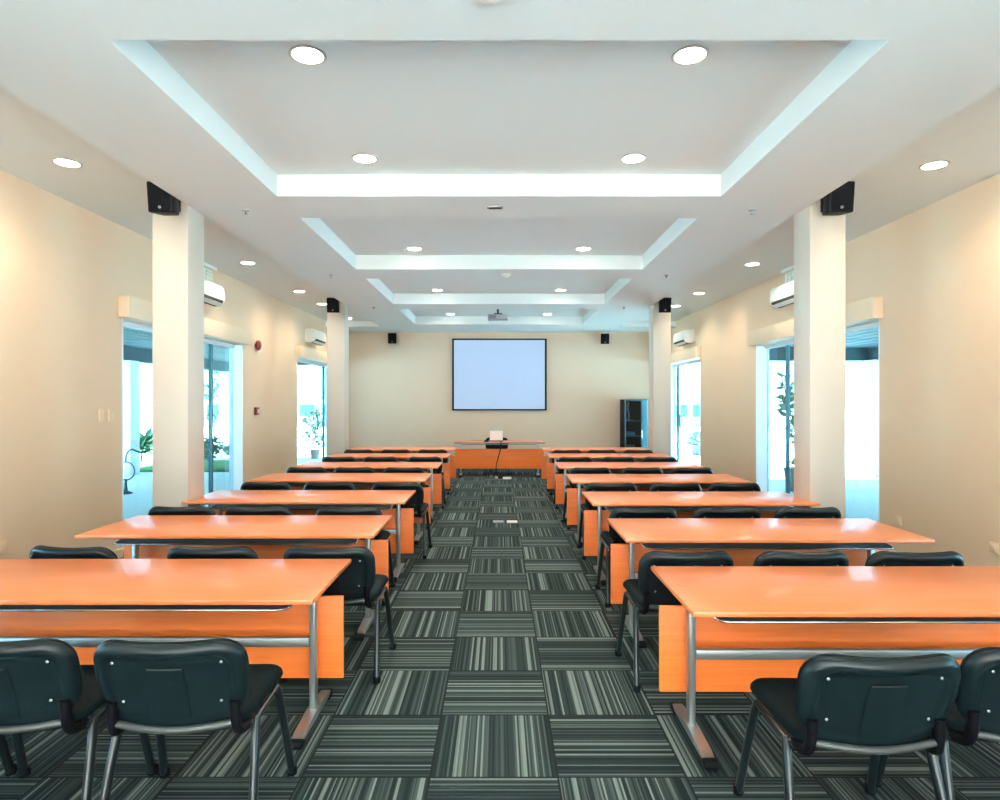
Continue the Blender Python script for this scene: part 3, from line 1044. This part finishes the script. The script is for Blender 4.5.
t = tag(obj('power_strip', bm, M['white'], loc=(0.17, 13.38, 0), rot=(0, 0, 0.1)), 'white power strip on the carpet before the front desk', 'power strip')
bm = B()
for k in range(3):
    lathe(bm, [(0.02, 0.044), (0.02, 0.048)], 12, at=(-0.055 + k * 0.055, 0, 0))
obj('outlet', bm, M['grey'], t)
bm = B(); box(bm, -0.035, 0.035, -0.025, 0.025, 0, 0.03, bevel=0.006)
tag(obj('power_plug', bm, M['white'], loc=(-0.055, 13.55, 0)), 'small pale plug on the carpet beside the coiled cable', 'plug')

# floor boxes in the aisle
for x, m_, lab in ((0.175, 'white', 'white floor socket plate in the aisle carpet'), (-0.01, 'grey', 'grey floor socket plate in the aisle carpet')):
    bm = B(); box(bm, -0.07, 0.07, -0.075, 0.075, 0, 0.008, bevel=0.003)
    t = tag(obj('floor_socket', bm, M[m_], loc=(x, 8.6, 0)), lab, 'floor socket', 'floor sockets in the aisle')
    bm = B(); box(bm, -0.045, 0.045, -0.05, 0.05, 0.0075, 0.0105, bevel=0.001); obj('lid', bm, M[m_], t)

# ------------------------------------------------------------------ outside
bm = B()
box(bm, -60, XL - 0.2, -20, 120, -0.12, -0.02)
box(bm, XR + 0.2, 60, -20, 120, -0.12, -0.02)
box(bm, XL - 0.2, XR + 0.2, -20, YF - 0.2, -0.12, -0.02)
box(bm, XL - 0.2, XR + 0.2, YB + 0.2, 120, -0.12, -0.02)
tag(obj('ground', bm, M['paving'], smooth=False), 'pale paving outside the glass doors', 'ground', kind='structure')


def canopy(xa, xb, y0, y1, outer, lab):
    t = thing('canopy_roof', lab, 'canopy', ((xa + xb) / 2, (y0 + y1) / 2, 2.8), group='porch canopies', kind='structure')
    hx, hy = (xb - xa) / 2, (y1 - y0) / 2
    bm = B(); box(bm, -hx, hx, -hy, hy, 0.03, 0.25); obj('roof_slab', bm, M['canopy'], t, smooth=False)
    bm = B()
    n = int((xb - xa) / 0.3)
    for k in range(n):
        x = -hx + (k + 0.5) * 2 * hx / n
        box(bm, x - 0.13, x + 0.13, -hy, hy, 0.0, 0.03)
    obj('soffit_board', bm, M['canopy'], t, smooth=False)
    bm = B()
    xo = outer - (xa + xb) / 2
    box(bm, xo - 0.12, xo + 0.12, -hy, hy, -0.28, 0.0)
    obj('edge_beam', bm, M['canopy'], t, smooth=False)
    bm = B(); box(bm, -hx, hx, hy - 0.2, hy, -0.06 if outer < 0 else -0.28, 0.0); obj('end_beam', bm, M['canopy'], t, smooth=False)
canopy(-8.6, XL - 0.2, -4, 20, -8.3, 'grey green porch canopy outside the left doors')
canopy(XR + 0.2, 8.6, -4, 14.5, 8.3, 'grey green porch canopy outside the right doors')
for (x, y, lab) in ((-8.3, 9.2, 'white porch column outside the left door, nearest the room'), (-8.3, 14.4, 'white porch column outside the left door, by the lawn'),
                    (-8.3, 19.7, 'white porch column at the far end of the left porch'), (8.3, 9.0, 'white porch column outside the right door, nearer'),
                    (8.3, 14.2, 'white porch column at the far end of the right porch')):
    bm = B(); box(bm, x - 0.18, x + 0.18, y - 0.18, y + 0.18, -0.02, 2.52, bevel=0.01)
    tag(obj('porch_column', bm, M['render']), lab, 'column', 'white porch columns', kind='structure')

bm = B(); box(bm, -16, -6.0, 14.9, 17.4, -0.02, 0.03, bevel=0.01)
lw = tag(obj('lawn', bm, M['grass']), 'strip of green lawn outside the left doors', 'lawn', kind='stuff')


def leafy(name, lab, cat, loc, blobs, n, size, mat, stems=(), pot=None, group=None, seed=1, long=1.6):
    rnd = random.Random(seed)
    t = thing(name, lab, cat, loc, group=group)
    bm = B()
    for i in range(n):
        c, r = blobs[i % len(blobs)]
        while True:
            d = Vector((rnd.uniform(-1, 1), rnd.uniform(-1, 1), rnd.uniform(-1, 1)))
            if d.length <= 1:
                break
        p = Vector(c) + Vector((d.x * r[0], d.y * r[1], d.z * r[2]))
        a = Vector((rnd.uniform(-1, 1), rnd.uniform(-1, 1), rnd.uniform(-0.3, 1))).normalized()
        b = a.orthogonal().normalized()
        b = (Matrix.Rotation(rnd.uniform(0, 6.28), 3, a) @ b)
        s = size * rnd.uniform(0.6, 1.3)
        n_ = a.cross(b) * s * 0.12
        pts = [p, p + a * s * long * 0.5 + b * s * 0.4 + n_, p + a * s * long, p + a * s * long * 0.5 - b * s * 0.4 + n_]
        bm.faces.new([bm.verts.new(q) for q in pts])
    obj('foliage', bm, M[mat], t, smooth=False)
    if stems:
        bm = B()
        for pts, r in stems:
            tube(bm, smooth_path(pts, 4), r, 8, r * 0.5)
        obj('stem', bm, M['bark'], t)
    if pot:
        bm = B(); lathe(bm, [(pot * 0.72, 0), (pot, pot * 1.7), (pot * 1.06, pot * 1.72), (pot * 1.06, pot * 1.9), (pot * 0.9, pot * 1.9)], 24)
        obj('pot', bm, M['pot'], t)
    return t


leafy('slender_tree', 'slender young tree with sparse leaves beyond the left porch', 'tree', (-9.0, 20.8, -0.02),
      [((0.1, 0, 2.3), (0.5, 0.4, 0.35)), ((-0.3, 0, 1.9), (0.5, 0.4, 0.3)), ((0.35, 0, 1.4), (0.45, 0.4, 0.4)), ((-0.1, 0, 1.1), (0.3, 0.3, 0.2))], 150, 0.14, 'leaf',
      stems=[([(0, 0, 0), (0.03, 0, 0.9), (0.0, 0, 1.7), (0.1, 0, 2.5)], 0.04), ([(0, 0, 1.0), (0.2, 0.1, 1.3), (0.4, 0.1, 1.6)], 0.02), ([(0, 0, 1.3), (-0.2, 0, 1.7), (-0.4, 0, 2.0)], 0.02)], seed=3)
leafy('round_bush', 'round green bush at the edge of the lawn outside the left door', 'bush', (-8.1, 17.7, -0.02), [((0, 0, 0.34), (0.45, 0.4, 0.32))], 500, 0.10, 'leaf2', seed=5, stems=[([(0, 0, 0), (0, 0, 0.3)], 0.03)])
leafy('low_shrub', 'low pale shrub on the lawn edge right of the round bush', 'bush', (-7.2, 17.9, -0.02), [((0, 0, 0.30), (0.36, 0.35, 0.28))], 350, 0.10, 'leaf2', seed=6, stems=[([(0, 0, 0), (0, 0, 0.25)], 0.03)])
leafy('spiky_plant', 'broad-leaved green plant by the lawn outside the nearer left door', 'plant', (-9.75, 17.6, -0.02), [((0, 0, 0.40), (0.25, 0.25, 0.22))], 60, 0.26, 'leaf', seed=7, stems=[([(0, 0, 0), (0, 0, 0.4)], 0.03)])
leafy('potted_shrub', 'tall leafy shrub in a grey pot outside the nearer right door', 'potted plant', (5.42, 11.75, -0.02),
      [((0.05, 0, 0.75), (0.22, 0.22, 0.32)), ((0.0, 0, 1.2), (0.16, 0.18, 0.32)), ((-0.2, 0, 1.75), (0.10, 0.10, 0.35))], 130, 0.10, 'leaf2', pot=0.22, seed=8, long=2.4,
      stems=[([(0, 0, 0.35), (-0.02, 0, 1.0), (-0.15, 0, 1.6), (-0.28, 0, 2.1)], 0.018), ([(0, 0, 0.35), (0.08, 0, 0.8), (0.1, 0, 1.3)], 0.015)])
leafy('potted_tree', 'pale slim tree in a pot outside the farther left door', 'potted plant', (-5.25, 18.4, -0.02),
      [((0.0, 0, 0.6), (0.35, 0.3, 0.3)), ((0.05, 0, 1.1), (0.3, 0.3, 0.35))], 160, 0.11, 'leaf2', pot=0.14, seed=9,
      stems=[([(0, 0, 0.25), (0.02, 0, 0.9), (0.05, 0, 1.5)], 0.018)])
leafy('potted_bush', 'small bush in a pot outside the farther right door', 'potted plant', (6.05, 19.8, -0.02), [((0, 0, 0.5), (0.28, 0.28, 0.3))], 120, 0.11, 'leaf2', pot=0.16, seed=11)

# curled metal stand outside the nearer left door
t = thing('metal_stand', 'dark curled metal stand outside the nearer left door', 'stand', (-6.60, 11.4, -0.02))
bm = B(); lathe(bm, [(0.11, 0), (0.11, 0.02), (0.03, 0.06)], 20); tube(bm, [(0, 0, 0.04), (0, 0, 0.26)], 0.035, 10, 0.02); obj('base', bm, M['alu'], t)
bm = B(); tube(bm, [(0.16 * math.sin(a * PI / 12), 0, 0.40 - 0.16 * math.cos(a * PI / 12)) for a in range(24)], 0.012, 8, closed=True); obj('ring', bm, M['alu'], t)
bm = B(); tube(bm, smooth_path([(0, 0, 0.55), (0.02, 0, 0.70), (0.10, 0, 0.78), (0.22, 0, 0.74), (0.36, 0, 0.72)], 5), 0.015, 8); obj('arm', bm, M['alu'], t)

# white building seen across the yard
t = thing('white_building', 'white building with a row of blue windows beyond the right doors', 'building', (13, 44, -0.02))
bm = B(); box(bm, -6.5, 6.5, 0, 6, 0, 5.0); obj('wall', bm, M['render'], t, smooth=False)
bm = B(); box(bm, -6.7, 6.7, -0.3, 6.2, 5.0, 5.25); obj('roof', bm, M['render'], t, smooth=False)
for k, x in enumerate((-5.6, -4.0, -2.6, -1.2, 0.2, 1.6, 3.0, 4.4)):
    bm = B(); box(bm, x - 0.08, x + 1.1, -0.05, 0.02, 0.55, 1.5)
    f = obj('window_frame', bm, M['render'], t, smooth=False)
    bm = B(); box(bm, x, x + 0.46, -0.06, -0.045, 0.62, 1.43); box(bm, x + 0.56, x + 1.02, -0.06, -0.045, 0.62, 1.43); obj('pane', bm, M['blueglass'], f, smooth=False)
t = thing('garden_wall', 'low white garden wall with blue-grey openings beyond the left doors', 'wall', (-16, 42, -0.02))
bm = B(); box(bm, -14, 8, 0, 0.3, 0, 1.65); obj('wall_panel', bm, M['render'], t, smooth=False)
bm = B(); box(bm, -14.1, 8.1, -0.06, 0.36, 1.65, 1.75); obj('coping', bm, M['render'], t, smooth=False)
for k in range(7):
    x = -3 + k * 1.5
    bm = B(); box(bm, x, x + 1.0, -0.03, 0.0, 0.7, 1.45); obj('opening', bm, M['blueglass'], t, smooth=False)
